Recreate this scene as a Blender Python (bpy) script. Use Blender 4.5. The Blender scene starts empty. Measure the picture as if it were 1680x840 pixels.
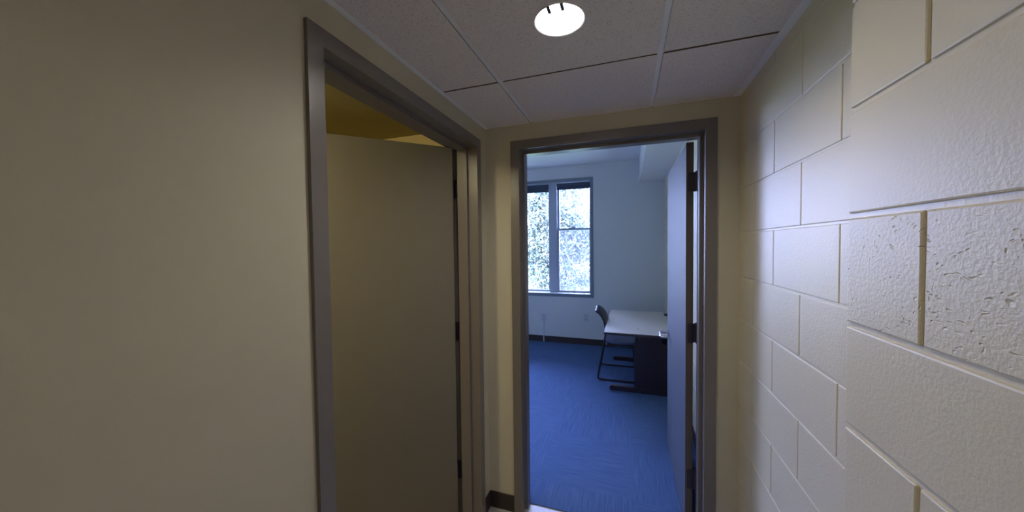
import bpy, bmesh, math, random
from mathutils import Vector, Matrix
from math import radians as R, sin, cos, pi

S = bpy.context.scene
COL = S.collection
random.seed(7)

# ------------------------------------------------------------------ camera
CAM_H = 1.578
cam_d = bpy.data.cameras.new('camera')
cam = bpy.data.objects.new('camera', cam_d)
COL.objects.link(cam)
cam_d.sensor_width = 36.0
cam_d.lens = 555.6 / 1680 * 36.0
cam_d.clip_start = 0.02
yaw, pit, rol = R(18.92), R(-1.703), R(-0.670)
fw = Vector((-sin(yaw) * cos(pit), cos(yaw) * cos(pit), sin(pit)))
rt = Vector((cos(yaw), sin(yaw), 0))
up = rt.cross(fw)
rt2 = rt * cos(rol) + up * sin(rol)
up2 = -rt * sin(rol) + up * cos(rol)
cam.matrix_world = Matrix(((rt2.x, up2.x, -fw.x, 0), (rt2.y, up2.y, -fw.y, 0), (rt2.z, up2.z, -fw.z, CAM_H), (0, 0, 0, 1)))
S.camera = cam

# ------------------------------------------------------------------ world, sun, exposure
SKY_STRENGTH = 58.0
SKY_LOW = (0.50, 0.56, 1.0)
SKY_HIGH = (0.36, 0.44, 1.0)
SUN_STRENGTH = 60.0
HALL_LAMP = 330.0
HALL_COL = (1.0, 0.93, 0.86)
SIDE_LAMP = 52.0
REAR_FILL = 13.5  # added fill behind the camera, lifts the hall ceiling and near walls
REAR_FILL_COL = (1.0, 0.90, 0.76)
SIDE_COL = (1.0, 0.88, 0.55)
vs = S.view_settings
vs.view_transform = 'Standard'
vs.look = 'None'
vs.exposure = 0.0
vs.gamma = 1.0
vs.use_curve_mapping = False

w = bpy.data.worlds.new('world')
S.world = w
w.use_nodes = True
nt = w.node_tree
bg = nt.nodes['Background']
tc = nt.nodes.new('ShaderNodeTexCoord')
sp = nt.nodes.new('ShaderNodeSeparateXYZ')
cr = nt.nodes.new('ShaderNodeValToRGB')
cr.color_ramp.elements[0].position = 0.0
cr.color_ramp.elements[0].color = (*SKY_LOW, 1)
cr.color_ramp.elements[1].position = 0.8
cr.color_ramp.elements[1].color = (*SKY_HIGH, 1)
nt.links.new(tc.outputs['Generated'], sp.inputs[0])
nt.links.new(sp.outputs['Z'], cr.inputs[0])
nt.links.new(cr.outputs[0], bg.inputs['Color'])
bg.inputs['Strength'].default_value = SKY_STRENGTH

sun_d = bpy.data.lights.new('sun', 'SUN')
sun_d.energy = SUN_STRENGTH
sun_d.angle = R(0.6)
sun_d.color = (0.88, 0.94, 1.0)
sun = bpy.data.objects.new('sun', sun_d)
COL.objects.link(sun)
sun.rotation_euler = Vector((0.35, 0.75, -0.75)).to_track_quat('-Z', 'Y').to_euler()

S.cycles.max_bounces = 14
S.cycles.diffuse_bounces = 8
S.cycles.transparent_max_bounces = 12
S.cycles.sample_clamp_indirect = 20.0

# ------------------------------------------------------------------ helpers
def link(o, parent=None):
    COL.objects.link(o)
    if parent is not None:
        o.parent = parent
    return o

def obj(name, bm, mats, parent=None, smooth=False):
    me = bpy.data.meshes.new(name)
    bmesh.ops.recalc_face_normals(bm, faces=bm.faces)
    if smooth:
        for f in bm.faces:
            f.smooth = True
    bm.to_mesh(me)
    bm.free()
    if not isinstance(mats, (list, tuple)):
        mats = [mats]
    for m in mats:
        me.materials.append(m)
    o = bpy.data.objects.new(name, me)
    return link(o, parent)

def auto_smooth(o, ang=35):
    me = o.data
    me.polygons.foreach_set('use_smooth', [True] * len(me.polygons))
    bm = bmesh.new()
    bm.from_mesh(me)
    a = R(ang)
    for e in bm.edges:
        if len(e.link_faces) == 2 and e.calc_face_angle(0) > a:
            e.smooth = False
    bm.to_mesh(me)
    bm.free()

def tag(o, label, cat, group=None, kind=None):
    o['label'] = label
    o['category'] = cat
    if group:
        o['group'] = group
    if kind:
        o['kind'] = kind
    return o

def empty(name, loc=(0, 0, 0)):
    o = bpy.data.objects.new(name, None)
    o.empty_display_size = 0.1
    o.location = loc
    COL.objects.link(o)
    return o

def box(bm, x0, x1, y0, y1, z0, z1, bev=0.0, mi=0, seg=1):
    vs_ = [bm.verts.new((x, y, z)) for x in (x0, x1) for y in (y0, y1) for z in (z0, z1)]
    idx = [(0, 1, 3, 2), (4, 6, 7, 5), (0, 4, 5, 1), (2, 3, 7, 6), (0, 2, 6, 4), (1, 5, 7, 3)]
    fs = [bm.faces.new([vs_[i] for i in q]) for q in idx]
    for f in fs:
        f.material_index = mi
    if bev > 0:
        es = list({e for f in fs for e in f.edges})
        bmesh.ops.bevel(bm, geom=es, offset=bev, segments=seg, profile=0.5, affect='EDGES', material=mi if mi else -1)

def cyl(bm, p, q, r, seg=16, r2=None, cap=True):
    p = Vector(p); q = Vector(q)
    d = q - p
    rot = d.to_track_quat('Z', 'Y').to_matrix()
    r2 = r if r2 is None else r2
    A = [bm.verts.new(p + rot @ Vector((r * cos(2 * pi * i / seg), r * sin(2 * pi * i / seg), 0))) for i in range(seg)]
    B = [bm.verts.new(q + rot @ Vector((r2 * cos(2 * pi * i / seg), r2 * sin(2 * pi * i / seg), 0))) for i in range(seg)]
    for i in range(seg):
        bm.faces.new((A[i], A[(i + 1) % seg], B[(i + 1) % seg], B[i]))
    if cap:
        bm.faces.new(A[::-1]); bm.faces.new(B)

def round_path(pts, rad, n=6):
    """polyline with rounded corners"""
    pts = [Vector(p) for p in pts]
    out = [pts[0]]
    for i in range(1, len(pts) - 1):
        a, b, c = pts[i - 1], pts[i], pts[i + 1]
        u = (a - b); v = (c - b)
        t = min(rad, u.length * 0.45, v.length * 0.45)
        p0 = b + u.normalized() * t
        p1 = b + v.normalized() * t
        for k in range(n + 1):
            s = k / n
            out.append(p0 * (1 - s) ** 2 + b * 2 * s * (1 - s) + p1 * s * s)
    out.append(pts[-1])
    return out

def tube(bm, pts, r, seg=10):
    rings = []
    up_ = Vector((0, 0, 1))
    prev = None
    for i, p in enumerate(pts):
        a = pts[max(i - 1, 0)]; b = pts[min(i + 1, len(pts) - 1)]
        t = (b - a).normalized()
        if prev is None:
            n = t.orthogonal().normalized()
        else:
            n = (prev - t * prev.dot(t)).normalized()
        prev = n
        m = t.cross(n)
        rings.append([bm.verts.new(p + (n * cos(2 * pi * k / seg) + m * sin(2 * pi * k / seg)) * r) for k in range(seg)])
    for A, B in zip(rings, rings[1:]):
        for k in range(seg):
            bm.faces.new((A[k], A[(k + 1) % seg], B[(k + 1) % seg], B[k]))
    bm.faces.new(rings[0][::-1]); bm.faces.new(rings[-1])

def quad_wall(bm, axis, v0, v1, a0, a1, z0, z1, holes):
    """solid wall slab of thickness v0..v1 along axis, spanning a0..a1, with rectangular holes (ha0,ha1,hz0,hz1)"""
    As = sorted({a0, a1, *[h[0] for h in holes], *[h[1] for h in holes]})
    Zs = sorted({z0, z1, *[h[2] for h in holes], *[h[3] for h in holes]})
    na, nz = len(As) - 1, len(Zs) - 1
    solid = [[True] * nz for _ in range(na)]
    for i in range(na):
        for k in range(nz):
            ca, cz = (As[i] + As[i + 1]) / 2, (Zs[k] + Zs[k + 1]) / 2
            for h in holes:
                if h[0] < ca < h[1] and h[2] < cz < h[3]:
                    solid[i][k] = False
    cache = {}
    def V(i, k, s):
        key = (i, k, s)
        if key not in cache:
            v = v1 if s else v0
            co = (v, As[i], Zs[k]) if axis == 'X' else (As[i], v, Zs[k])
            cache[key] = bm.verts.new(co)
        return cache[key]
    for i in range(na):
        for k in range(nz):
            if not solid[i][k]:
                continue
            for s in (0, 1):
                bm.faces.new((V(i, k, s), V(i + 1, k, s), V(i + 1, k + 1, s), V(i, k + 1, s)))
            for di, dk, e in ((-1, 0, ((i, k), (i, k + 1))), (1, 0, ((i + 1, k), (i + 1, k + 1))), (0, -1, ((i, k), (i + 1, k))), (0, 1, ((i, k + 1), (i + 1, k + 1)))):
                ii, kk = i + di, k + dk
                if ii < 0 or ii >= na or kk < 0 or kk >= nz or not solid[ii][kk]:
                    (p, q) = e
                    bm.faces.new((V(*p, 0), V(*q, 0), V(*q, 1), V(*p, 1)))

# ------------------------------------------------------------------ materials
def mat(name, col, rough=0.6, metal=0.0, spec=0.5, coat=0.0):
    m = bpy.data.materials.new(name)
    m.use_nodes = True
    b = m.node_tree.nodes['Principled BSDF']
    b.inputs['Base Color'].default_value = (*col, 1)
    b.inputs['Roughness'].default_value = rough
    b.inputs['Metallic'].default_value = metal
    b.inputs['Specular IOR Level'].default_value = spec
    b.inputs['Coat Weight'].default_value = coat
    return m

def N(m, t, **kw):
    n = m.node_tree.nodes.new(t)
    for k, v in kw.items():
        if k in n.inputs:
            n.inputs[k].default_value = v
        else:
            setattr(n, k, v)
    return n

def L(m, a, b):
    m.node_tree.links.new(a, b)

def coords(m, scale=(1, 1, 1)):
    t = N(m, 'ShaderNodeTexCoord')
    mp = N(m, 'ShaderNodeMapping')
    mp.inputs['Scale'].default_value = scale
    L(m, t.outputs['Object'], mp.inputs[0])
    return mp.outputs[0]

def bsdf(m):
    return m.node_tree.nodes['Principled BSDF']

def add_bump(m, fac_socket, dist, strength=1.0):
    b = N(m, 'ShaderNodeBump')
    b.inputs['Distance'].default_value = dist
    b.inputs['Strength'].default_value = strength
    L(m, fac_socket, b.inputs['Height'])
    prev = bsdf(m).inputs['Normal']
    if prev.is_linked:
        L(m, prev.links[0].from_socket, b.inputs['Normal'])
    L(m, b.outputs[0], prev)

def vary(m, col, amount, scale):
    """gentle tone variation of the paint itself"""
    c = coords(m)
    n = N(m, 'ShaderNodeTexNoise', Scale=scale, Detail=3.0)
    L(m, c, n.inputs['Vector'])
    mx = N(m, 'ShaderNodeMix', data_type='RGBA')
    mx.inputs[6].default_value = (*[x * (1 - amount) for x in col], 1)
    mx.inputs[7].default_value = (*[min(1, x * (1 + amount)) for x in col], 1)
    L(m, n.outputs['Fac'], mx.inputs[0])
    L(m, mx.outputs[2], bsdf(m).inputs['Base Color'])

def paint(name, col, rough=0.55, bump=0.00015, scale=180, spec=0.4):
    m = mat(name, col, rough, spec=spec)
    vary(m, col, 0.03, 2.0)
    c = coords(m)
    n = N(m, 'ShaderNodeTexNoise', Scale=scale, Detail=3.0)
    L(m, c, n.inputs['Vector'])
    add_bump(m, n.outputs['Fac'], bump)
    return m

CREAM = (0.55, 0.51, 0.39)
M_hall = paint('hall wall paint', CREAM)
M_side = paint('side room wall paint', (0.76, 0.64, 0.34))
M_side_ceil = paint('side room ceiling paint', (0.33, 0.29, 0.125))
M_office = paint('office wall paint', (0.66, 0.68, 0.66))
M_office_ceil = paint('office ceiling paint', (0.78, 0.79, 0.76), 0.8)
M_frame = paint('taupe enamel', (0.17, 0.152, 0.142), 0.3, 0.00025, 90, 0.5)
M_door1 = paint('door taupe paint', (0.15, 0.135, 0.105), 0.5, 0.0002, 60)
M_door2 = paint('office door paint', (0.095, 0.11, 0.145), 0.55, 0.0002, 60, 0.22)
M_dooredge = paint('door edge paint', (0.12, 0.10, 0.09), 0.5, 0.0002, 60)
M_base = mat('brown rubber base', (0.035, 0.024, 0.022), 0.5)
M_hinge = mat('hinge steel', (0.06, 0.05, 0.07), 0.4, 0.6)
M_chrome = mat('satin chrome', (0.75, 0.76, 0.80), 0.22, 1.0)
M_grid = mat('ceiling tee metal', (0.88, 0.89, 0.92), 0.45)
M_winframe = paint('window trim paint', (0.20, 0.24, 0.28), 0.4, 0.0002, 60)
M_sash = mat('window sash aluminium', (0.42, 0.47, 0.55), 0.4)
M_sill = mat('window sill', (0.75, 0.76, 0.78), 0.35)
M_shade = mat('roller shade fabric', (0.06, 0.08, 0.12), 0.8)
M_black = mat('black enamel', (0.012, 0.011, 0.018), 0.35)
M_deskleg = mat('desk leg dark plum enamel', (0.02, 0.016, 0.026), 0.45)
M_plastic = mat('chair black plastic', (0.018, 0.02, 0.032), 0.32)
M_seat = mat('seat blue-black plastic', (0.08, 0.12, 0.24), 0.22, spec=0.9)
M_laminate = mat('desk laminate', (0.70, 0.65, 0.60), 0.4)
M_edge = mat('desk edge band', (0.03, 0.025, 0.03), 0.5)
M_plate = mat('outlet plate', (0.55, 0.57, 0.60), 0.4)
M_slot = mat('outlet slot', (0.03, 0.03, 0.03), 0.6)
M_concrete = mat('slab concrete', (0.3, 0.3, 0.3), 0.9)

def block_paint(name, stipple, pits, base=(0.72, 0.648, 0.445)):
    m = mat(name, base, 0.42, spec=0.45)
    vary(m, base, 0.035, 3.0)
    c = coords(m)
    n = N(m, 'ShaderNodeTexNoise', Scale=150.0, Detail=4.0, Roughness=0.6)
    L(m, c, n.inputs['Vector'])
    add_bump(m, n.outputs['Fac'], stipple)
    mp = coords(m, (1, 0.62, 1.15))
    wob = N(m, 'ShaderNodeTexNoise', Scale=30.0, Detail=2.0)
    L(m, mp, wob.inputs['Vector'])
    mx = N(m, 'ShaderNodeMix', data_type='RGBA')
    mx.inputs[0].default_value = 0.06
    L(m, mp, mx.inputs[6]); L(m, wob.outputs['Color'], mx.inputs[7])
    v = N(m, 'ShaderNodeTexVoronoi', Scale=95.0, Randomness=1.0)
    L(m, mx.outputs[2], v.inputs['Vector'])
    r = N(m, 'ShaderNodeMapRange')
    r.inputs['From Min'].default_value = 0.10
    r.inputs['From Max'].default_value = 0.30
    L(m, v.outputs['Distance'], r.inputs['Value'])
    gate = N(m, 'ShaderNodeTexNoise', Scale=26.0, Detail=1.0)
    L(m, coords(m), gate.inputs['Vector'])
    g = N(m, 'ShaderNodeMapRange')
    g.inputs['From Min'].default_value = 0.50
    g.inputs['From Max'].default_value = 0.58
    L(m, gate.outputs['Fac'], g.inputs['Value'])
    inv = N(m, 'ShaderNodeMath', operation='SUBTRACT')
    inv.inputs[0].default_value = 1.0
    L(m, r.outputs[0], inv.inputs[1])
    mul = N(m, 'ShaderNodeMath', operation='MULTIPLY')
    L(m, inv.outputs[0], mul.inputs[0]); L(m, g.outputs[0], mul.inputs[1])
    neg = N(m, 'ShaderNodeMath', operation='MULTIPLY')
    neg.inputs[1].default_value = -1.0
    L(m, mul.outputs[0], neg.inputs[0])
    add_bump(m, neg.outputs[0], pits)
    return m

M_block = block_paint('painted block, fine', 0.0007, 0.0)
M_block_rough = block_paint('painted block, pitted', 0.0009, 0.0012)
M_block_far = block_paint('painted block, filled', 0.0008, 0.0)
M_mortar = paint('painted mortar joint', (0.74, 0.675, 0.50), 0.4, 0.0006, 120)

def tile_mat():
    base = (0.83, 0.78, 0.77)
    m = mat('acoustic tile', base, 0.9, spec=0.2)
    c = coords(m)
    n = N(m, 'ShaderNodeTexNoise', Scale=150.0, Detail=5.0, Roughness=0.7, Distortion=0.6)
    L(m, c, n.inputs['Vector'])
    r = N(m, 'ShaderNodeValToRGB')
    r.color_ramp.elements[0].position = 0.36
    r.color_ramp.elements[0].color = (base[0] * 0.74, base[1] * 0.73, base[2] * 0.70, 1)
    r.color_ramp.elements[1].position = 0.47
    r.color_ramp.elements[1].color = (*base, 1)
    L(m, n.outputs['Fac'], r.inputs[0])
    L(m, r.outputs[0], bsdf(m).inputs['Base Color'])
    add_bump(m, n.outputs['Fac'], 0.002)
    return m
M_tile = tile_mat()
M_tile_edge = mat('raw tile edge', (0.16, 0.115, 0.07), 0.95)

def carpet_mat():
    m = mat('carpet tile', (0.1, 0.15, 0.3), 0.95, spec=0.1)
    t = N(m, 'ShaderNodeTexCoord')
    # 61 cm tiles laid quarter-turned
    mp = N(m, 'ShaderNodeMapping')
    mp.inputs['Scale'].default_value = (1 / 0.61, 1 / 0.61, 1 / 0.61)
    mp.inputs['Location'].default_value = (-0.05 + 0.0, 0.45, 0.5)
    L(m, t.outputs['Object'], mp.inputs[0])
    ch = N(m, 'ShaderNodeTexChecker', Scale=1.0)
    ch.inputs['Color1'].default_value = (1, 1, 1, 1)
    ch.inputs['Color2'].default_value = (0, 0, 0, 1)
    L(m, mp.outputs[0], ch.inputs['Vector'])
    outs = []
    for sc in ((140, 4.0, 1), (4.0, 140, 1)):
        a = N(m, 'ShaderNodeMapping')
        a.inputs['Scale'].default_value = sc
        L(m, t.outputs['Object'], a.inputs[0])
        n = N(m, 'ShaderNodeTexNoise', Scale=1.0, Detail=2.5, Roughness=0.65)
        L(m, a.outputs[0], n.inputs['Vector'])
        outs.append(n.outputs['Fac'])
    mx = N(m, 'ShaderNodeMix', data_type='FLOAT')
    L(m, ch.outputs['Fac'], mx.inputs[0]); L(m, outs[0], mx.inputs[2]); L(m, outs[1], mx.inputs[3])
    fine = N(m, 'ShaderNodeTexNoise', Scale=300.0, Detail=2.0)
    L(m, t.outputs['Object'], fine.inputs['Vector'])
    mx2 = N(m, 'ShaderNodeMix', data_type='FLOAT')
    mx2.inputs[0].default_value = 0.3
    L(m, mx.outputs[0], mx2.inputs[2]); L(m, fine.outputs['Fac'], mx2.inputs[3])
    r = N(m, 'ShaderNodeValToRGB')
    r.color_ramp.elements[0].position = 0.34
    r.color_ramp.elements[0].color = (0.055, 0.10, 0.215, 1)
    r.color_ramp.elements[1].position = 0.66
    r.color_ramp.elements[1].color = (0.098, 0.165, 0.325, 1)
    L(m, mx2.outputs[0], r.inputs[0])
    L(m, r.outputs[0], bsdf(m).inputs['Base Color'])
    add_bump(m, mx2.outputs[0], 0.0025)
    return m
M_carpet = carpet_mat()

def vct_mat():
    m = mat('vinyl floor tile', (0.5, 0.48, 0.46), 0.3)
    c = coords(m)
    n = N(m, 'ShaderNodeTexNoise', Scale=22.0, Detail=4.0)
    L(m, c, n.inputs['Vector'])
    br = N(m, 'ShaderNodeTexBrick', Scale=1.0)
    br.offset = 0.0
    br.inputs['Brick Width'].default_value = 0.305
    br.inputs['Row Height'].default_value = 0.305
    br.inputs['Mortar Size'].default_value = 0.0012
    br.inputs['Color1'].default_value = (0.62, 0.60, 0.58, 1)
    br.inputs['Color2'].default_value = (0.58, 0.57, 0.56, 1)
    br.inputs['Mortar'].default_value = (0.2, 0.19, 0.18, 1)
    L(m, c, br.inputs['Vector'])
    mx = N(m, 'ShaderNodeMix', data_type='RGBA', blend_type='MULTIPLY')
    mx.inputs[0].default_value = 0.25
    L(m, br.outputs['Color'], mx.inputs[6]); L(m, n.outputs['Color'], mx.inputs[7])
    L(m, mx.outputs[2], bsdf(m).inputs['Base Color'])
    return m
M_vct = vct_mat()

def emit_mat(name, col, st):
    m = mat(name, (0.8, 0.8, 0.8), 0.5)
    b = bsdf(m)
    b.inputs['Emission Color'].default_value = (*col, 1)
    b.inputs['Emission Strength'].default_value = st
    return m
M_bulb = emit_mat('fluorescent tube', HALL_COL, HALL_LAMP)
M_rear_fill = emit_mat('added rear fill dome', REAR_FILL_COL, REAR_FILL)  # glow of the added fill dome behind the camera
M_dome = emit_mat('warm glass dome', SIDE_COL, SIDE_LAMP)
M_reflector = mat('white reflector', (0.82, 0.82, 0.80), 0.35)
M_trim = mat('lamp trim', (0.75, 0.75, 0.78), 0.4)

def glass_mat():
    m = bpy.data.materials.new('window glass')
    m.use_nodes = True
    n = m.node_tree
    n.nodes.remove(n.nodes['Principled BSDF'])
    out = n.nodes['Material Output']
    tr = n.nodes.new('ShaderNodeBsdfTransparent')
    tr.inputs[0].default_value = (0.93, 0.96, 0.97, 1)
    gl = n.nodes.new('ShaderNodeBsdfGlossy')
    gl.inputs['Roughness'].default_value = 0.02
    fr = n.nodes.new('ShaderNodeFresnel')
    fr.inputs[0].default_value = 1.45
    mx = n.nodes.new('ShaderNodeMixShader')
    n.links.new(fr.outputs[0], mx.inputs[0]); n.links.new(tr.outputs[0], mx.inputs[1]); n.links.new(gl.outputs[0], mx.inputs[2])
    n.links.new(mx.outputs[0], out.inputs[0])
    return m
M_glass = glass_mat()

# ------------------------------------------------------------------ main dimensions
XL, XR, XN = -0.795, 0.498, 0.399
YC, YB, WT = 0.825, 1.858, 0.142
ZC = 2.266
YW = 5.40                       # office window wall
ZO = 2.84                       # office ceiling
YBEH = -2.2                     # end of the hall behind the camera
XSL = -2.75                     # side room far left wall
YS0, YS1 = -0.25, 1.858
ZS = 2.283
XOL = -3.4                      # office left wall
# door openings (outer edge of the steel frames)
D2 = (-0.636, 0.402, 2.175)
D1 = (0.674, 1.762, 2.175)
FACE = 0.05

# ------------------------------------------------------------------ structure
bm = bmesh.new()
box(bm, XSL - .15, XR + .4, YBEH - .15, 1.95, -0.15, 0)
tag(obj('floor', bm, M_vct), 'pale grey vinyl tile floor of the hall', 'floor', kind='structure')
bm = bmesh.new()
box(bm, XOL - .2, XR + .4, 1.95, YW + .3, -0.15, 0.004)
tag(obj('floor_office', bm, M_carpet), 'blue striped carpet tile floor of the office', 'floor', kind='structure')

bm = bmesh.new()
quad_wall(bm, 'X', XL - WT + .002, XL, YBEH, YB, 0, 2.40, [(D1[0] + .015, D1[1] - .015, 0, D1[2] - .015)])
tag(obj('wall_left', bm, M_hall), 'smooth cream painted hall wall left of the open door', 'wall', kind='structure')
bm = bmesh.new()
quad_wall(bm, 'Y', YB, YB + WT, XL - WT, XR, 0, 2.40, [(D2[0] + .015, D2[1] - .015, 0, D2[2] - .015)])
tag(obj('wall_back', bm, M_hall), 'cream painted end wall around the office doorway', 'wall', kind='structure')
# office side skin of the same wall, above and beside
bm = bmesh.new()
box(bm, XOL - .2, XL - WT, YB, YB + WT, 0, 3.0)
box(bm, XL - WT, XR, YB, YB + WT, 2.40, 3.0)
tag(obj('wall_office_front', bm, M_office), 'office wall on the doorway side', 'wall', kind='structure')
bm = bmesh.new()
box(bm, XL - .2, XR + .3, YBEH - .15, YBEH, 0, 2.4)
tag(obj('wall_behind', bm, M_hall), 'cream hall wall behind the viewpoint', 'wall', kind='structure')

# block walls ------------------------------------------------------
COURSE = [0.05, 0.25, 0.447, 0.645, 0.836, 1.029, 1.225, 1.421, 1.627, 1.826, 2.020, 2.218, 2.42, 2.62, 2.82, 3.02]
def block_wall(name, x, y0, y1, ztop, phase, label, rough_fn, mats, proud=.0045, hb=.0045, hj=.0028, bev=.0035):
    """individual blocks with bevelled arrises standing 4 mm proud of the mortar, one wall mesh"""
    bm = bmesh.new()
    box(bm, x + proud, x + .3, y0, y1, 0, ztop, mi=len(mats) - 1)
    zs = [0.0] + COURSE
    for c in range(len(zs) - 1):
        z0, z1 = zs[c] + hb, zs[c + 1] - hb
        if zs[c] >= ztop - .02:
            break
        z1 = min(z1, ztop)
        off = phase if c % 2 == 0 else phase + 0.2035
        k0 = math.floor((y0 - off) / 0.407)
        y = off + k0 * 0.407
        while y < y1:
            a, b = max(y + hj, y0), min(y + 0.407 - hj, y1)
            if b - a > 0.012:
                box(bm, x, x + .02, a, b, z0, z1, bev=bev, mi=rough_fn(c, (a + b) / 2), seg=2)
            y += 0.407
    o = obj(name, bm, mats)
    tag(o, label, 'wall', kind='structure')
    return o
rr = random.Random(3)
def rf_near(c, y):
    zs = [0.0] + COURSE
    z = zs[c]
    if abs(z - 1.421) < .02 and y < 0.648:
        return 1
    if abs(z - 1.421) < .02:
        return 1
    return 0
# near: joints at y=.648 in courses starting 1.826, 1.421, 1.029 ; far: joints at 1.066/1.473 in the same courses
def phase_for(j, z):
    c = ([0.0] + COURSE).index(z)
    return j if c % 2 == 0 else j - 0.2035
block_wall('wall_right_near', XN, YBEH, YC, 2.40, phase_for(0.648, 1.421), 'near cream painted block wall projecting at the right', rf_near, [M_block, M_block_rough, M_mortar])
block_wall('wall_right', XR, YC - .02, YW + .1, 3.0, phase_for(1.061, 1.421), 'set back cream painted block wall running to the doorway and office', lambda c, y: 0, [M_block_far, M_mortar], proud=.0028, hb=.0035, hj=.0016, bev=.0022)

# ceiling ----------------------------------------------------------
LX, LY, LR = -0.197, 1.047, 0.073
xs = [XL, -0.508, 0.112, XR + .003]
ys = [1.858, 1.352, 0.742, 0.132, -0.478, -1.088, -1.698, -2.2]
bm = bmesh.new()
holes = [(LX, LY)]
TE = 0.010
for i in range(3):
    for k in range(len(ys) - 1):
        a0, a1 = xs[i] + TE, xs[i + 1] - TE
        b0, b1 = ys[k + 1] + .006, ys[k] - .006
        if k == 0:
            b1 = ys[0] + .004
        if i == 2:
            a1 = xs[3] - 0.026
        if i == 0:
            a0 = xs[0] + 0.016
        dz = random.uniform(0, .0015)
        hole = [h for h in holes if a0 < h[0] < a1 and b0 < h[1] < b1]
        z = ZC - .001 + dz
        if not hole:
            box(bm, a0, a1, b0, b1, z, z + .018, bev=.0015)
        else:
            hx, hy = hole[0]
            n = 48
            for (zz) in (z, z + .018):
                inner = [bm.verts.new((hx + (LR + .004) * cos(2 * pi * q / n), hy + (LR + .004) * sin(2 * pi * q / n), zz)) for q in range(n)]
                outer = []
                for q in range(n):
                    ca, sa = cos(2 * pi * q / n), sin(2 * pi * q / n)
                    ts = []
                    if ca > 1e-6: ts.append((a1 - hx) / ca)
                    if ca < -1e-6: ts.append((a0 - hx) / ca)
                    if sa > 1e-6: ts.append((b1 - hy) / sa)
                    if sa < -1e-6: ts.append((b0 - hy) / sa)
                    t_ = min(ts)
                    outer.append(bm.verts.new((hx + ca * t_, hy + sa * t_, zz)))
                for q in range(n):
                    bm.faces.new((inner[q], inner[(q + 1) % n], outer[(q + 1) % n], outer[q]))
                for (cx, cy, s) in ((a1, b1, 1), (a0, b1, 3), (a0, b0, 5), (a1, b0, 7)):
                    ang = math.atan2(cy - hy, cx - hx) % (2 * pi)
                    q = int(ang / (2 * pi / n)) % n
                    bm.faces.new((outer[q], outer[(q + 1) % n], bm.verts.new((cx, cy, zz))))
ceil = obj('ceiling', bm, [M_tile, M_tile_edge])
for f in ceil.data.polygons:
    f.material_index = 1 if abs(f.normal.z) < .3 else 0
tag(ceil, 'suspended ceiling of grey speckled acoustic tiles over the hall', 'ceiling', kind='structure')
bm = bmesh.new()
zg = ZC + .004
for x in xs[1:3]:
    box(bm, x - .0125, x + .0125, YBEH, YB, zg, zg + .003)
for y in ys[1:-1]:
    box(bm, XL, XR, y - .0125, y + .0125, zg + .010, zg + .013)
box(bm, XL, XL + .02, YBEH, YB, ZC - .002, ZC + .001)
box(bm, XR - .03, XR, YC, YB, ZC - .002, ZC + .001)
box(bm, XN - .025, XN, YBEH, YC, ZC - .002, ZC + .001)
obj('ceiling_grid', bm, M_grid, ceil)
bm = bmesh.new()
box(bm, XL - WT, XR + .3, YBEH - .15, YB + .05, 2.40, 2.55)
tag(obj('ceiling_slab', bm, M_concrete), 'slab above the suspended ceiling', 'ceiling', kind='structure')

# ------------------------------------------------------------------ hollow metal frames
def door_frame(name, axis, v, a0, a1, zt, sgn, parent):
    """axis 'Y': wall plane y=v, runs along x.  sgn = direction of the wall's depth"""
    P = [(0, .004), (0, -.012), (FACE, -.012), (FACE, .045), (FACE + .016, .045), (FACE + .016, .103),
         (FACE, .103), (FACE, WT + .012), (0, WT + .012), (0, WT - .004)]
    bm = bmesh.new()
    rows = []
    for u, d in P:
        pts = [(a0 + u, 0), (a0 + u, zt - u), (a1 - u, zt - u), (a1 - u, 0)]
        row = []
        for a, z in pts:
            co = (a, v + sgn * d, z) if axis == 'Y' else (v + sgn * d, a, z)
            row.append(bm.verts.new(co))
        rows.append(row)
    for A, B in zip(rows, rows[1:]):
        for i in range(3):
            bm.faces.new((A[i], A[i + 1], B[i + 1], B[i]))
    es = [e for e in bm.edges if len(e.link_faces) == 2 and e.calc_face_angle(0) > 1.2]
    bmesh.ops.bevel(bm, geom=es, offset=.0018, segments=2, profile=0.5, affect='EDGES')
    return obj(name, bm, M_frame, parent)

def hinge(parent, loc, leaf_dir, jamb_dir, h=0.102, lw=0.034):
    """butt hinge: two leaves and a five-knuckle barrel; dirs are unit xy vectors from the pin"""
    bm = bmesh.new()
    x, y, z = loc
    for d, side in ((leaf_dir, 0), (jamb_dir, 1)):
        dv = Vector((d[0], d[1], 0)); nv = Vector((-d[1], d[0], 0)) * .0016
        p = Vector((x, y, z))
        q = [p - nv, p + dv * lw - nv, p + dv * lw + nv, p + nv]
        lo = [bm.verts.new(c + Vector((0, 0, -h / 2))) for c in q]
        hi = [bm.verts.new(c + Vector((0, 0, h / 2))) for c in q]
        bm.faces.new(lo[::-1]); bm.faces.new(hi)
        for i in range(4):
            bm.faces.new((lo[i], lo[(i + 1) % 4], hi[(i + 1) % 4], hi[i]))
    for k in range(5):
        zz = z - h / 2 + k * h / 5
        cyl(bm, (x, y, zz + .0008), (x, y, zz + h / 5 - .0008), .0066, 12)
    cyl(bm, (x, y, z + h / 2), (x, y, z + h / 2 + .004), .0052, 12)
    o = obj('hinge', bm, M_hinge, parent)
    auto_smooth(o)
    return o

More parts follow.
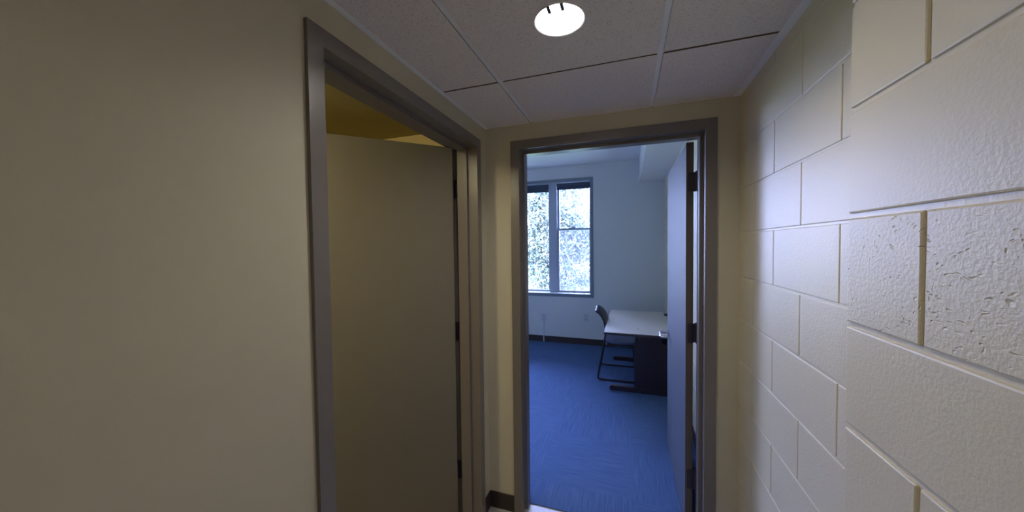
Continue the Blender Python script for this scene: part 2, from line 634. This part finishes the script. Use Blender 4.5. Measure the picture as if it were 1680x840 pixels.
# --- door 1, left wall, swung into the side room
d1 = empty('door_1', (0, 0, 0))
tag(d1, 'open taupe door and steel frame in the left wall', 'door', kind='structure')
door_frame('door_frame', 'X', XL, D1[0], D1[1], D1[2], -1, d1)
TH = R(46.0)
px, py = XL - WT - .004, D1[1] - FACE - .006
ld = Vector((-sin(TH), -cos(TH), 0)); tdv = Vector((cos(TH), -sin(TH), 0))
bm = bmesh.new()
box(bm, 0.004, 0.958, 0, 0.044, 0.012, 2.122, bev=.0015)
mt = Matrix(((ld.x, tdv.x, 0, px), (ld.y, tdv.y, 0, py), (0, 0, 1, 0), (0, 0, 0, 1)))
bm.transform(mt)
leaf1 = obj('door_leaf', bm, M_door1, d1)
for z in (1.90, 1.10, 0.298):
    hinge(leaf1, (px, py, z), (tdv.x, tdv.y), (1, 0), lw=.036)
def lever(parent, fn, label=None):
    """fn maps (along leaf, out from face, height) to the world"""
    bm = bmesh.new()
    cyl(bm, fn(0, 0, 0), fn(0, .009, 0), .027, 24)
    cyl(bm, fn(0, .009, 0), fn(0, .05, 0), .010, 14)
    pts = round_path([fn(0, .045, 0), fn(0, .060, 0), fn(-.115, .062, -.004), fn(-.122, .022, -.004)], .014)
    tube(bm, pts, .0105, 12)
    o = obj('door_handle', bm, M_chrome, parent)
    auto_smooth(o, 40)
    return o
lever(leaf1, lambda a, o_, h: mt @ Vector((0.958 - .065 + a, 0.044 + o_, 0.96 + h)))
lever(leaf1, lambda a, o_, h: mt @ Vector((0.958 - .065 + a, -o_, 0.96 + h)))

# --- door 2, office doorway, swung fully open against the right
d2 = empty('door_2', (0, 0, 0))
tag(d2, 'office doorway steel frame with its grey door open at right', 'door', kind='structure')
door_frame('door_frame', 'Y', YB, D2[0], D2[1], D2[2], 1, d2)
DX0, DX1, DY0, DY1 = 0.293, 0.329, 2.016, 2.90
bm = bmesh.new()
box(bm, DX0, DX1, DY0, DY1, 0.014, 2.115, bev=.0012)
for f in bm.faces:
    if abs(f.normal.y) > .9:
        f.material_index = 1
bm.normal_update()
leaf2 = obj('door_leaf', bm, [M_door2, M_dooredge], d2)
for f in leaf2.data.polygons:
    f.material_index = 1 if (abs(f.normal.y) > .9) else 0
for z in (1.905, 1.102, 0.300):
    hinge(leaf2, (0.3405, 2.012, z), (-1, 0), (0, -1), lw=.040)
HZ = 0.897
lever(leaf2, lambda a, o_, h: Vector((DX0 - o_, 2.835 + a, HZ + h)))
lever(leaf2, lambda a, o_, h: Vector((DX1 + o_, 2.835 + a, HZ + h)))
bm = bmesh.new()
box(bm, DX0 + .006, DX1 - .006, DY1 - .0005, DY1 + .0015, HZ - .1, HZ + .1)
obj('latch_plate', bm, M_chrome, leaf2)

# ------------------------------------------------------------------ baseboards
def basebd(name, segs, label):
    bm = bmesh.new()
    for s in segs:
        box(bm, *s, 0.0, 0.10, bev=.002)
    tag(obj(name, bm, M_base), label, 'baseboard', kind='structure')
basebd('baseboard_left', [(XL, XL + .006, D1[1] + .001, YB), (XL, XL + .006, YBEH, D1[0] - .001)], 'dark brown rubber baseboard along the left hall wall')
basebd('baseboard_back', [(XL + .006, D2[0] - .001, YB - .006, YB), (D2[1] + .001, XR, YB - .006, YB)], 'dark brown rubber baseboard at the foot of the end wall')
basebd('baseboard_right', [(XN - .006, XN, YBEH, YC), (XR - .006, XR, YC, YB - .006)], 'dark brown rubber baseboard along the block wall')
basebd('baseboard_office', [(XOL, XR, YW - .008, YW), (XR - .006, XR, YB + WT, YW - .008)], 'dark baseboard under the office window')

# ------------------------------------------------------------------ side room
bm = bmesh.new()
box(bm, XSL - .1, XSL, YS0 - .1, YS1, 0, 2.4)
tag(obj('wall_side_left', bm, M_side), 'yellow far wall of the side room', 'wall', kind='structure')
bm = bmesh.new()
box(bm, XSL, XL - WT, YS0 - .1, YS0, 0, 2.4)
tag(obj('wall_side_front', bm, M_side), 'yellow near wall of the side room', 'wall', kind='structure')
bm = bmesh.new()
box(bm, XSL - .1, XL - WT, YS1 - .012, YS1, 0, 2.4)
tag(obj('wall_side_back', bm, M_side), 'yellow wall seen above the open left door', 'wall', kind='structure')
bm = bmesh.new()
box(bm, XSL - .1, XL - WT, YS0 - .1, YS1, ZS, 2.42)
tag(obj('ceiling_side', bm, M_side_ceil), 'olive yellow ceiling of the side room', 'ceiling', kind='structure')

# ------------------------------------------------------------------ office shell
WX0, WX1, WZ0, WZ1 = -2.84, -0.51, 0.752, 2.633
bm = bmesh.new()
quad_wall(bm, 'Y', YW, YW + .28, XOL - .2, XR + .3, -.1, 3.0, [(WX0 + .01, WX1 - .01, WZ0 + .01, WZ1 - .01)])
tag(obj('wall_window', bm, M_office), 'pale office wall holding the window', 'wall', kind='structure')
bm = bmesh.new()
box(bm, XOL - .2, XOL, YB, YW + .28, 0, 3.0)
tag(obj('wall_office_left', bm, M_office), 'left wall of the office', 'wall', kind='structure')
bm = bmesh.new()
box(bm, XOL - .2, XR + .3, YB - .02, YW + .28, ZO, 3.05)
tag(obj('ceiling_office', bm, M_office_ceil), 'pale plaster ceiling of the office', 'ceiling', kind='structure')
bm = bmesh.new()
box(bm, 0.16, XR + .02, YB + WT, YW, 2.50, ZO)
tag(obj('ceiling_soffit', bm, M_office_ceil), 'boxed soffit dropping from the office ceiling along the right', 'soffit', kind='structure')

# ------------------------------------------------------------------ window
win = empty('window_1', (0, 0, 0))
tag(win, 'grey framed office window with three units and leafy view', 'window', kind='structure')
bm = bmesh.new()
F = .046
GY = YW + .15
# face trim + reveal
def ring(bm, x0, x1, z0, z1, w_, y0, y1, bev=.0):
    box(bm, x0, x0 + w_, y0, y1, z0, z1, bev)
    box(bm, x1 - w_, x1, y0, y1, z0, z1, bev)
    box(bm, x0 + w_, x1 - w_, y0, y1, z1 - w_, z1, bev)
    box(bm, x0 + w_, x1 - w_, y0, y1, z0, z0 + w_, bev)
ring(bm, WX0, WX1, WZ0, WZ1, F, YW - .012, YW + .02, .001)
obj('window_frame', bm, M_winframe, win)
bm = bmesh.new()
ring(bm, WX0 + .012, WX1 - .012, WZ0 + .012, WZ1 - .012, F - .012, YW + .02, YW + .26)
MU = [(-1.225, -1.105), (-2.245, -2.125)]
for a, b in MU:
    box(bm, a, b, GY - .03, GY + .08, WZ0 + F, WZ1 - F, .002)
obj('window_jamb', bm, M_sash, win)
bm = bmesh.new()
box(bm, WX0 + F, WX1 - F, YW - .004, GY + .02, WZ0 + F - .002, WZ0 + F + .006, .001)
obj('window_sill', bm, M_sill, win)
ZA, ZB = WZ0 + F + .006, WZ1 - F
ZM = 1.852
def screen_mat():
    m = bpy.data.materials.new('insect screen')
    m.use_nodes = True
    n = m.node_tree
    n.nodes.remove(n.nodes['Principled BSDF'])
    tr = n.nodes.new('ShaderNodeBsdfTransparent')
    df = n.nodes.new('ShaderNodeBsdfTranslucent'); df.inputs[0].default_value = (.05, .05, .055, 1)
    d2_ = n.nodes.new('ShaderNodeBsdfDiffuse'); d2_.inputs[0].default_value = (.05, .05, .055, 1)
    ad = n.nodes.new('ShaderNodeAddShader')
    mx = n.nodes.new('ShaderNodeMixShader'); mx.inputs[0].default_value = 0.22
    n.links.new(df.outputs[0], ad.inputs[0]); n.links.new(d2_.outputs[0], ad.inputs[1])
    n.links.new(tr.outputs[0], mx.inputs[1]); n.links.new(ad.outputs[0], mx.inputs[2])
    n.links.new(mx.outputs[0], n.nodes['Material Output'].inputs[0])
    return m
M_screen = screen_mat()
def sash(x0, x1, z0, z1, y, w_=.03, lock=False):
    bm = bmesh.new()
    ring(bm, x0, x1, z0, z1, w_, y, y + .03, .002)
    s = obj('sash', bm, M_sash, win)
    bm = bmesh.new()
    box(bm, x0 + w_ - .004, x1 - w_ + .004, y + .012, y + .016, z0 + w_ - .004, z1 - w_ + .004)
    obj('pane', bm, M_glass, s)
    if lock:
        bm = bmesh.new(); box(bm, x0 + .01, x1 - .01, y + .075, y + .0765, z0 + .01, z1)
        obj('insect_screen', bm, M_screen, win)
        bm = bmesh.new()
        cx = (x0 + x1) / 2
        box(bm, cx - .03, cx + .03, y - .01, y + .01, z1, z1 + .014, .002)
        box(bm, cx - .008, cx + .03, y - .014, y + .004, z1 + .014, z1 + .022, .002)
        obj('sash_lock', bm, M_sash, s)
for x0, x1 in ((-1.105, WX1 - F), (WX0 + F, -2.245)):
    sash(x0, x1, ZM - .03, ZB, GY + .045)
    sash(x0, x1, ZA, ZM + .005, GY + .005, lock=True)
sash(-2.125, -1.225, ZA, ZB, GY + .02, .028)

for i, (x0, x1, lab) in enumerate(((-1.105, WX1 - F, 'rolled up dark shade over the right window unit'), (-2.115, -1.235, 'rolled up dark shade over the left window pane'), (WX0 + F, -2.245, 'rolled up dark shade over the hidden leftmost window unit'))):
    rs = empty('roller_shade', ((x0 + x1) / 2, GY - .04, ZB))
    tag(rs, lab, 'roller shade', 'rolled shades at the window head')
    hw = (x1 - x0) / 2 - .006
    drop = .085 if i == 0 else .105
    bm = bmesh.new(); cyl(bm, (-hw, 0, -.024), (hw, 0, -.024), .020, 18)
    auto_smooth(obj('roller', bm, M_shade, rs))
    bm = bmesh.new(); box(bm, -hw, hw, .012, .014, -drop, -.03); obj('fabric', bm, M_shade, rs)
    bm = bmesh.new(); box(bm, -hw, hw, .006, .020, -drop - .02, -drop, .002); obj('hem_bar', bm, M_shade, rs)

# daylight sampling portal in the window opening (guides sky light, emits nothing itself)
pd = bpy.data.lights.new('window_portal', 'AREA')
pd.shape = 'RECTANGLE'
pd.size = WX1 - WX0 - .05
pd.size_y = WZ1 - WZ0 - .05
pd.cycles.is_portal = True
po = bpy.data.objects.new('window_portal', pd)
COL.objects.link(po)
po.location = ((WX0 + WX1) / 2, YW + .27, (WZ0 + WZ1) / 2)
po.rotation_euler = (R(-90), 0, 0)

# ------------------------------------------------------------------ wall plates under the window
def outlet(x, z, label, conduit):
    t = empty('wall_outlet', (x, YW, z))
    tag(t, label, 'outlet')
    bm = bmesh.new(); box(bm, -.036, .036, -.008, 0, -.058, .058, .002); pl = obj('cover_plate', bm, M_plate, t)
    for s_ in (-1, 1):
        bm = bmesh.new(); box(bm, -.017, .017, -.0105, -.007, s_ * .026 - .015, s_ * .026 + .015, .002)
        rc = obj('receptacle', bm, M_plate, t)
        for q in (-.007, .007):
            bm = bmesh.new(); box(bm, q - .0015, q + .0015, -.011, -.0095, s_ * .026 - .005, s_ * .026 + .007)
            obj('slot', bm, M_slot, rc)
    if conduit:
        bm = bmesh.new(); box(bm, -.009, .009, -.012, 0, .0 - z + .004, -.058, .002); obj('raceway', bm, M_plate, t)
outlet(-1.312, 0.40, 'outlet plate with thin raceway below the left window pane', True)
outlet(-0.628, 0.43, 'small outlet plate on the wall left of the chair', False)

# ------------------------------------------------------------------ recessed hall lights
def downlight(x, y, label):
    t = empty('recessed_light', (x, y, ZC))
    tag(t, label, 'ceiling light')
    n = 64
    bm = bmesh.new()
    def lathe(prof):
        rings = [[bm.verts.new((r * cos(2 * pi * q / n), r * sin(2 * pi * q / n), z)) for q in range(n)] for r, z in prof]
        for A, B in zip(rings, rings[1:]):
            for q in range(n):
                bm.faces.new((A[q], A[(q + 1) % n], B[(q + 1) % n], B[q]))
        return rings
    lathe([(LR + .006, .004), (LR + .006, -.0025), (LR + .003, -.004), (LR - .001, -.002), (LR - .001, .006), (LR + .006, .004)])
    auto_smooth(obj('trim_ring', bm, M_trim, t))
    # fluted reflector
    bm = bmesh.new()
    prof = [(LR - .001, .0), (LR - .001, .012), (LR - .003, .04), (LR - .008, .065), (LR - .018, .085), (LR - .035, .098), (.012, .104)]
    rings = []
    for j, (r, z) in enumerate(prof):
        fl = .0016 * math.sin(pi * j / (len(prof) - 1))
        rings.append([bm.verts.new(((r - fl * (1 + cos(16 * 2 * pi * q / n))) * cos(2 * pi * q / n), (r - fl * (1 + cos(16 * 2 * pi * q / n))) * sin(2 * pi * q / n), z)) for q in range(n)])
    for A, B in zip(rings, rings[1:]):
        for q in range(n):
            bm.faces.new((A[q], B[q], B[(q + 1) % n], A[(q + 1) % n]))
    bm.faces.new(rings[-1])
    obj('reflector', bm, M_reflector, t, smooth=True)
    # lamp holder at the near side, tubes pointing to the far side
    bm = bmesh.new(); box(bm, -.021, .021, -.069, -.048, .022, .062, .003)
    obj('lamp_holder', bm, M_trim, t)
    for cx in (-.022, .017):
        bm = bmesh.new(); box(bm, cx - .003, cx + .007, -.0735, -.043, -.006, -.001, .001)
        obj('spring_clip', bm, M_black, t)
    for dx in (-.013, .013):
        bm = bmesh.new()
        pts = round_path([Vector((dx, -.048, .034)), Vector((dx, .034, .034)), Vector((dx, .034, .052)), Vector((dx, -.048, .052))], .008)
        tube(bm, pts, .0065, 10)
        obj('tube', bm, M_bulb, t, smooth=True)
    return t
downlight(LX, LY, 'lit round recessed light in the hall ceiling tile')

# surface dome lights: one in the side room, one added unseen behind the camera to brighten the ceiling
def dome_light(x, y, z, m, label, rad=.135):
    t = empty('dome_light', (x, y, z))
    tag(t, label, 'ceiling light')
    bm = bmesh.new(); cyl(bm, (0, 0, -.02), (0, 0, 0), rad, 40)
    auto_smooth(obj('base_plate', bm, M_trim, t))
    bm = bmesh.new()
    n = 40
    k = rad / .135
    prof = [(.13, -.02), (.128, -.04), (.11, -.062), (.075, -.078), (.03, -.085)]
    rings = [[bm.verts.new((k * r * cos(2 * pi * q / n), k * r * sin(2 * pi * q / n), z_)) for q in range(n)] for r, z_ in prof]
    for A, B in zip(rings, rings[1:]):
        for q in range(n):
            bm.faces.new((A[q], A[(q + 1) % n], B[(q + 1) % n], B[q]))
    bm.faces.new(rings[-1])
    obj('glass_dome', bm, m, t, smooth=True)
dome_light(-1.25, 0.35, ZS, M_dome, 'round ceiling light glowing warm in the side room')
dome_light(-0.2, -1.0, ZC - .001, M_rear_fill, 'added unseen fill dome behind the viewpoint, brightening the hall ceiling')

# ------------------------------------------------------------------ desk
dk = empty('desk', (0.13, 4.285, 0.004))
tag(dk, 'office desk with pale grey top and dark plum legs behind the door', 'desk')
DXa, DXb, DYa, DYb, DZ = -0.238, 0.490, 3.640, 4.932, 0.666
def loc(o, root):
    o.data.transform(Matrix.Translation(-Vector(root.location)))
    return o
bm = bmesh.new(); box(bm, DXa + .002, DXb, DYa + .002, DYb - .002, DZ - .022, DZ, .002)
top = loc(obj('desk_top', bm, M_laminate, dk), dk)
bm = bmesh.new()
e = .003
box(bm, DXa - e, DXa + .003, DYa - e, DYb + e, DZ - .026, DZ - .0015, .001)
box(bm, DXa, DXb, DYa - e, DYa + .003, DZ - .026, DZ - .0015, .001)
box(bm, DXa, DXb, DYb - .003, DYb + e, DZ - .026, DZ - .0015, .001)
loc(obj('edge_band', bm, M_edge, top), dk)
for gx, gy in ((0.108, 4.885), (0.102, 3.87)):
    bm = bmesh.new(); cyl(bm, (gx, gy, DZ - .0005), (gx, gy, DZ + .0012), .009, 16)
    loc(obj('screw_cap', bm, M_edge, top), dk)
bm = bmesh.new(); box(bm, .436, .489, 4.68, 4.76, DZ, DZ + .016, .003)
loc(obj('cable_grommet', bm, M_black, top), dk)
for y in (3.80, 4.808):
    bm = bmesh.new()
    # foot, slightly tapered at the front
    pr = [(-.19, .004), (.46, .004), (.46, .056), (-.17, .056), (-.19, .048)]
    A = [bm.verts.new((x, y - .027, z)) for x, z in pr]; B = [bm.verts.new((x, y + .027, z)) for x, z in pr]
    bm.faces.new(A); bm.faces.new(B[::-1])
    for i in range(5):
        bm.faces.new((A[i], A[(i + 1) % 5], B[(i + 1) % 5], B[i]))
    bmesh.ops.bevel(bm, geom=list(bm.edges), offset=.004, segments=2, affect='EDGES', profile=.5)
    box(bm, .062, .40, y - .016, y + .016, .05, .548, .004)
    box(bm, .09, .33, y - .013, y + .013, .545, DZ - .05, .003)
    box(bm, -.14, .44, y - .02, y + .02, DZ - .052, DZ - .026, .003)
    loc(obj('leg', bm, M_deskleg, dk), dk)
    for fx in (-.15, .42):
        pass
bm = bmesh.new(); box(bm, .402, .418, 3.83, 4.78, .10, DZ - .026, .002)
loc(obj('modesty_panel', bm, M_deskleg, dk), dk)

# ------------------------------------------------------------------ chair
chr_ = empty('office_chair', (-0.08, 4.285, 0.004))
tag(chr_, 'black plastic chair with thin sled base pushed in at the desk', 'chair')
y0c, y1c = 4.030, 4.540
ym = (y0c + y1c) / 2
rb = .0105
for y, s in ((y0c, 1), (y1c, -1)):
    bm = bmesh.new()
    pts = round_path([(-.235, y + s * .012, .62), (-.262, y + s * .008, .46), (-.340, y, .0155), (.19, y, .0155), (.135, y + s * .02, .415), (-.17, y + s * .02, .405)], .035)
    tube(bm, pts, rb, 12)
    loc(obj('side_frame', bm, M_black, chr_, smooth=True), chr_)
    for fx in (-.30, .15):
        pass
for x, z in ((-.255, .405), (.115, .40)):
    bm = bmesh.new()
    cyl(bm, (x + .01, y0c + .02, z), (x + .01, y1c - .02, z), .009, 12)
    auto_smooth(loc(obj('cross_bar', bm, M_black, chr_), chr_))

def shell(prof, half, th, crown, taper=None):
    """plastic shell: profile in xz swept across y with a dished section"""
    bm = bmesh.new()
    nn = 14
    P = [Vector((x, 0, z)) for x, z in prof]
    G = {}
    for side in (0, 1):
        for i, p in enumerate(P):
            a = P[max(0, i - 1)]; b = P[min(len(P) - 1, i + 1)]
            t_ = (b - a).normalized(); nrm = Vector((-t_.z, 0, t_.x))
            hw = half * (taper[i] if taper else 1)
            for j in range(nn + 1):
                s = -1 + 2 * j / nn
                off = crown * s * s + side * th
                G[side, i, j] = bm.verts.new(Vector((p.x, ym + s * hw, p.z)) + nrm * off)
    for i in range(len(P) - 1):
        for j in range(nn):
            for side in (0, 1):
                bm.faces.new((G[side, i, j], G[side, i + 1, j], G[side, i + 1, j + 1], G[side, i, j + 1]))
        for j in (0, nn):
            bm.faces.new((G[0, i, j], G[0, i + 1, j], G[1, i + 1, j], G[1, i, j]))
    for i in (0, len(P) - 1):
        for j in range(nn):
            bm.faces.new((G[0, i, j], G[0, i, j + 1], G[1, i, j + 1], G[1, i, j]))
    bm.edges.ensure_lookup_table()
    return bm
seat_prof = [(-.275, .455), (-.25, .438), (-.20, .428), (-.12, .424), (-.02, .426), (.08, .434), (.14, .436), (.175, .424), (.19, .405)]
bm = shell(seat_prof, .232, .014, .006, [.80, .9, .96, 1, 1, 1, .98, .94, .86])
o = loc(obj('seat', bm, M_seat, chr_, smooth=True), chr_)
back_prof = [(-.222, .52), (-.218, .58), (-.222, .64), (-.236, .70), (-.262, .755), (-.302, .80), (-.352, .828), (-.372, .828)]
bm = shell(back_prof, .232, .013, .030, [.80, .93, .99, 1.0, .99, .95, .87, .74])
o = loc(obj('backrest', bm, M_plastic, chr_, smooth=True), chr_)

# ------------------------------------------------------------------ outdoors
M_ground = paint('lawn', (0.10, 0.16, 0.05), 0.9, .01, 30)
bm = bmesh.new()
box(bm, -40, 40, YW + .6, 70, -3.6, -3.4)
tag(obj('ground_outside', bm, M_ground), 'lawn below the office window', 'ground', kind='structure')

def leaf_mat(name, c0, c1):
    m = bpy.data.materials.new(name)
    m.use_nodes = True
    b = bsdf(m)
    g = N(m, 'ShaderNodeNewGeometry')
    r = N(m, 'ShaderNodeValToRGB')
    r.color_ramp.elements[0].color = (*c0, 1)
    r.color_ramp.elements[1].color = (*c1, 1)
    L(m, g.outputs['Random Per Island'], r.inputs[0])
    L(m, r.outputs[0], b.inputs['Base Color'])
    b.inputs['Roughness'].default_value = 0.38
    tr = N(m, 'ShaderNodeBsdfTranslucent')
    L(m, r.outputs[0], tr.inputs[0])
    mx = N(m, 'ShaderNodeMixShader')
    mx.inputs[0].default_value = 0.4
    out = m.node_tree.nodes['Material Output']
    L(m, b.outputs[0], mx.inputs[1]); L(m, tr.outputs[0], mx.inputs[2]); L(m, mx.outputs[0], out.inputs[0])
    return m
M_leaf = leaf_mat('leaf', (0.045, 0.062, 0.065), (0.14, 0.17, 0.11))
M_bark = paint('bark', (0.12, 0.09, 0.07), 0.9, .02, 25)

def tree(x, y, zb, crown_c, crown_r, nleaf, seed, label):
    rnd = random.Random(seed)
    t = empty('tree', (x, y, zb))
    tag(t, label, 'tree', 'trees outside the office window')
    cc = Vector(crown_c)
    bm = bmesh.new()
    tp = cc + Vector((0, 0, crown_r[2] * .3)) - Vector((x, y, zb))
    path = [Vector((0, 0, 0)), Vector((.1, .05, tp.z * .4)), tp * .8, tp]
    rad = [.20, .16, .09, .04]
    def limb(path, rad, seg=9):
        rings = []
        for p, r_ in zip(path, rad):
            rings.append([bm.verts.new(p + Vector((r_ * cos(2 * pi * q / seg), r_ * sin(2 * pi * q / seg), 0))) for q in range(seg)])
        for A, B in zip(rings, rings[1:]):
            for q in range(seg):
                bm.faces.new((A[q], A[(q + 1) % seg], B[(q + 1) % seg], B[q]))
    limb(path, rad)
    tips = []
    for k in range(16):
        a = rnd.uniform(0, 2 * pi); el = rnd.uniform(-.2, .9)
        s = path[1].lerp(tp, rnd.uniform(0.05, .95))
        e_ = (cc - Vector((x, y, zb))) + Vector((cos(a) * crown_r[0] * .75 * cos(el), sin(a) * crown_r[1] * .75 * cos(el), sin(el) * crown_r[2] * .8))
        m_ = s.lerp(e_, .5) + Vector((0, 0, .15))
        limb([s, m_, e_], [.05, .03, .01], 6)
        tips += [m_, e_]
    o = obj('trunk', bm, M_bark, t, smooth=True)
    # clumped leaves
    bm = bmesh.new()
    clumps = []
    for k in range(90):
        v = Vector((rnd.gauss(0, 1), rnd.gauss(0, 1), rnd.gauss(0, 1))).normalized() * rnd.uniform(.35, 1.0)
        clumps.append((Vector((v.x * crown_r[0], v.y * crown_r[1], v.z * crown_r[2])), rnd.uniform(.35, .7)))
    base = cc - Vector((x, y, zb))
    for k in range(nleaf):
        c, cr_ = clumps[rnd.randrange(len(clumps))]
        p = base + c + Vector((rnd.gauss(0, .5), rnd.gauss(0, .5), rnd.gauss(0, .42))) * cr_
        s = rnd.uniform(.04, .085)
        u = Vector((rnd.gauss(0, 1), rnd.gauss(0, 1), rnd.gauss(-.5, .8))).normalized()
        v = u.orthogonal().normalized()
        v = (Matrix.Rotation(rnd.uniform(0, 2 * pi), 3, u) @ v)
        nn_ = u.cross(v)
        vs4 = [p - u * s, p - u * s * .2 + v * s * .42 + nn_ * s * .1, p + u * s, p - u * s * .2 - v * s * .42 + nn_ * s * .1]
        q = [bm.verts.new(c_) for c_ in vs4]
        bm.faces.new((q[0], q[1], q[2])); bm.faces.new((q[0], q[2], q[3]))
    me = bpy.data.meshes.new('foliage')
    bm.to_mesh(me); bm.free()
    me.materials.append(M_leaf)
    link(bpy.data.objects.new('foliage', me), t)
    return t
tree(-2.6, 11.4, -3.4, (-2.5, 11.4, 1.6), (1.75, 1.2, 2.7), 31000, 1, 'leafy tree filling the view through the right window unit')
tree(-7.8, 11.6, -3.4, (-7.8, 11.6, 1.4), (1.9, 1.3, 2.5), 9000, 2, 'leafy tree standing further left outside the window')
tree(2.6, 12.0, -3.4, (2.6, 12.0, 1.4), (1.8, 1.3, 2.5), 6000, 3, 'leafy tree standing further right, hidden by the office wall')
tree(-4.2, 18.0, -3.4, (-3.6, 18.0, 2.0), (3.4, 1.6, 3.2), 26000, 4, 'larger leafy tree further back, seen between the nearer leaves')
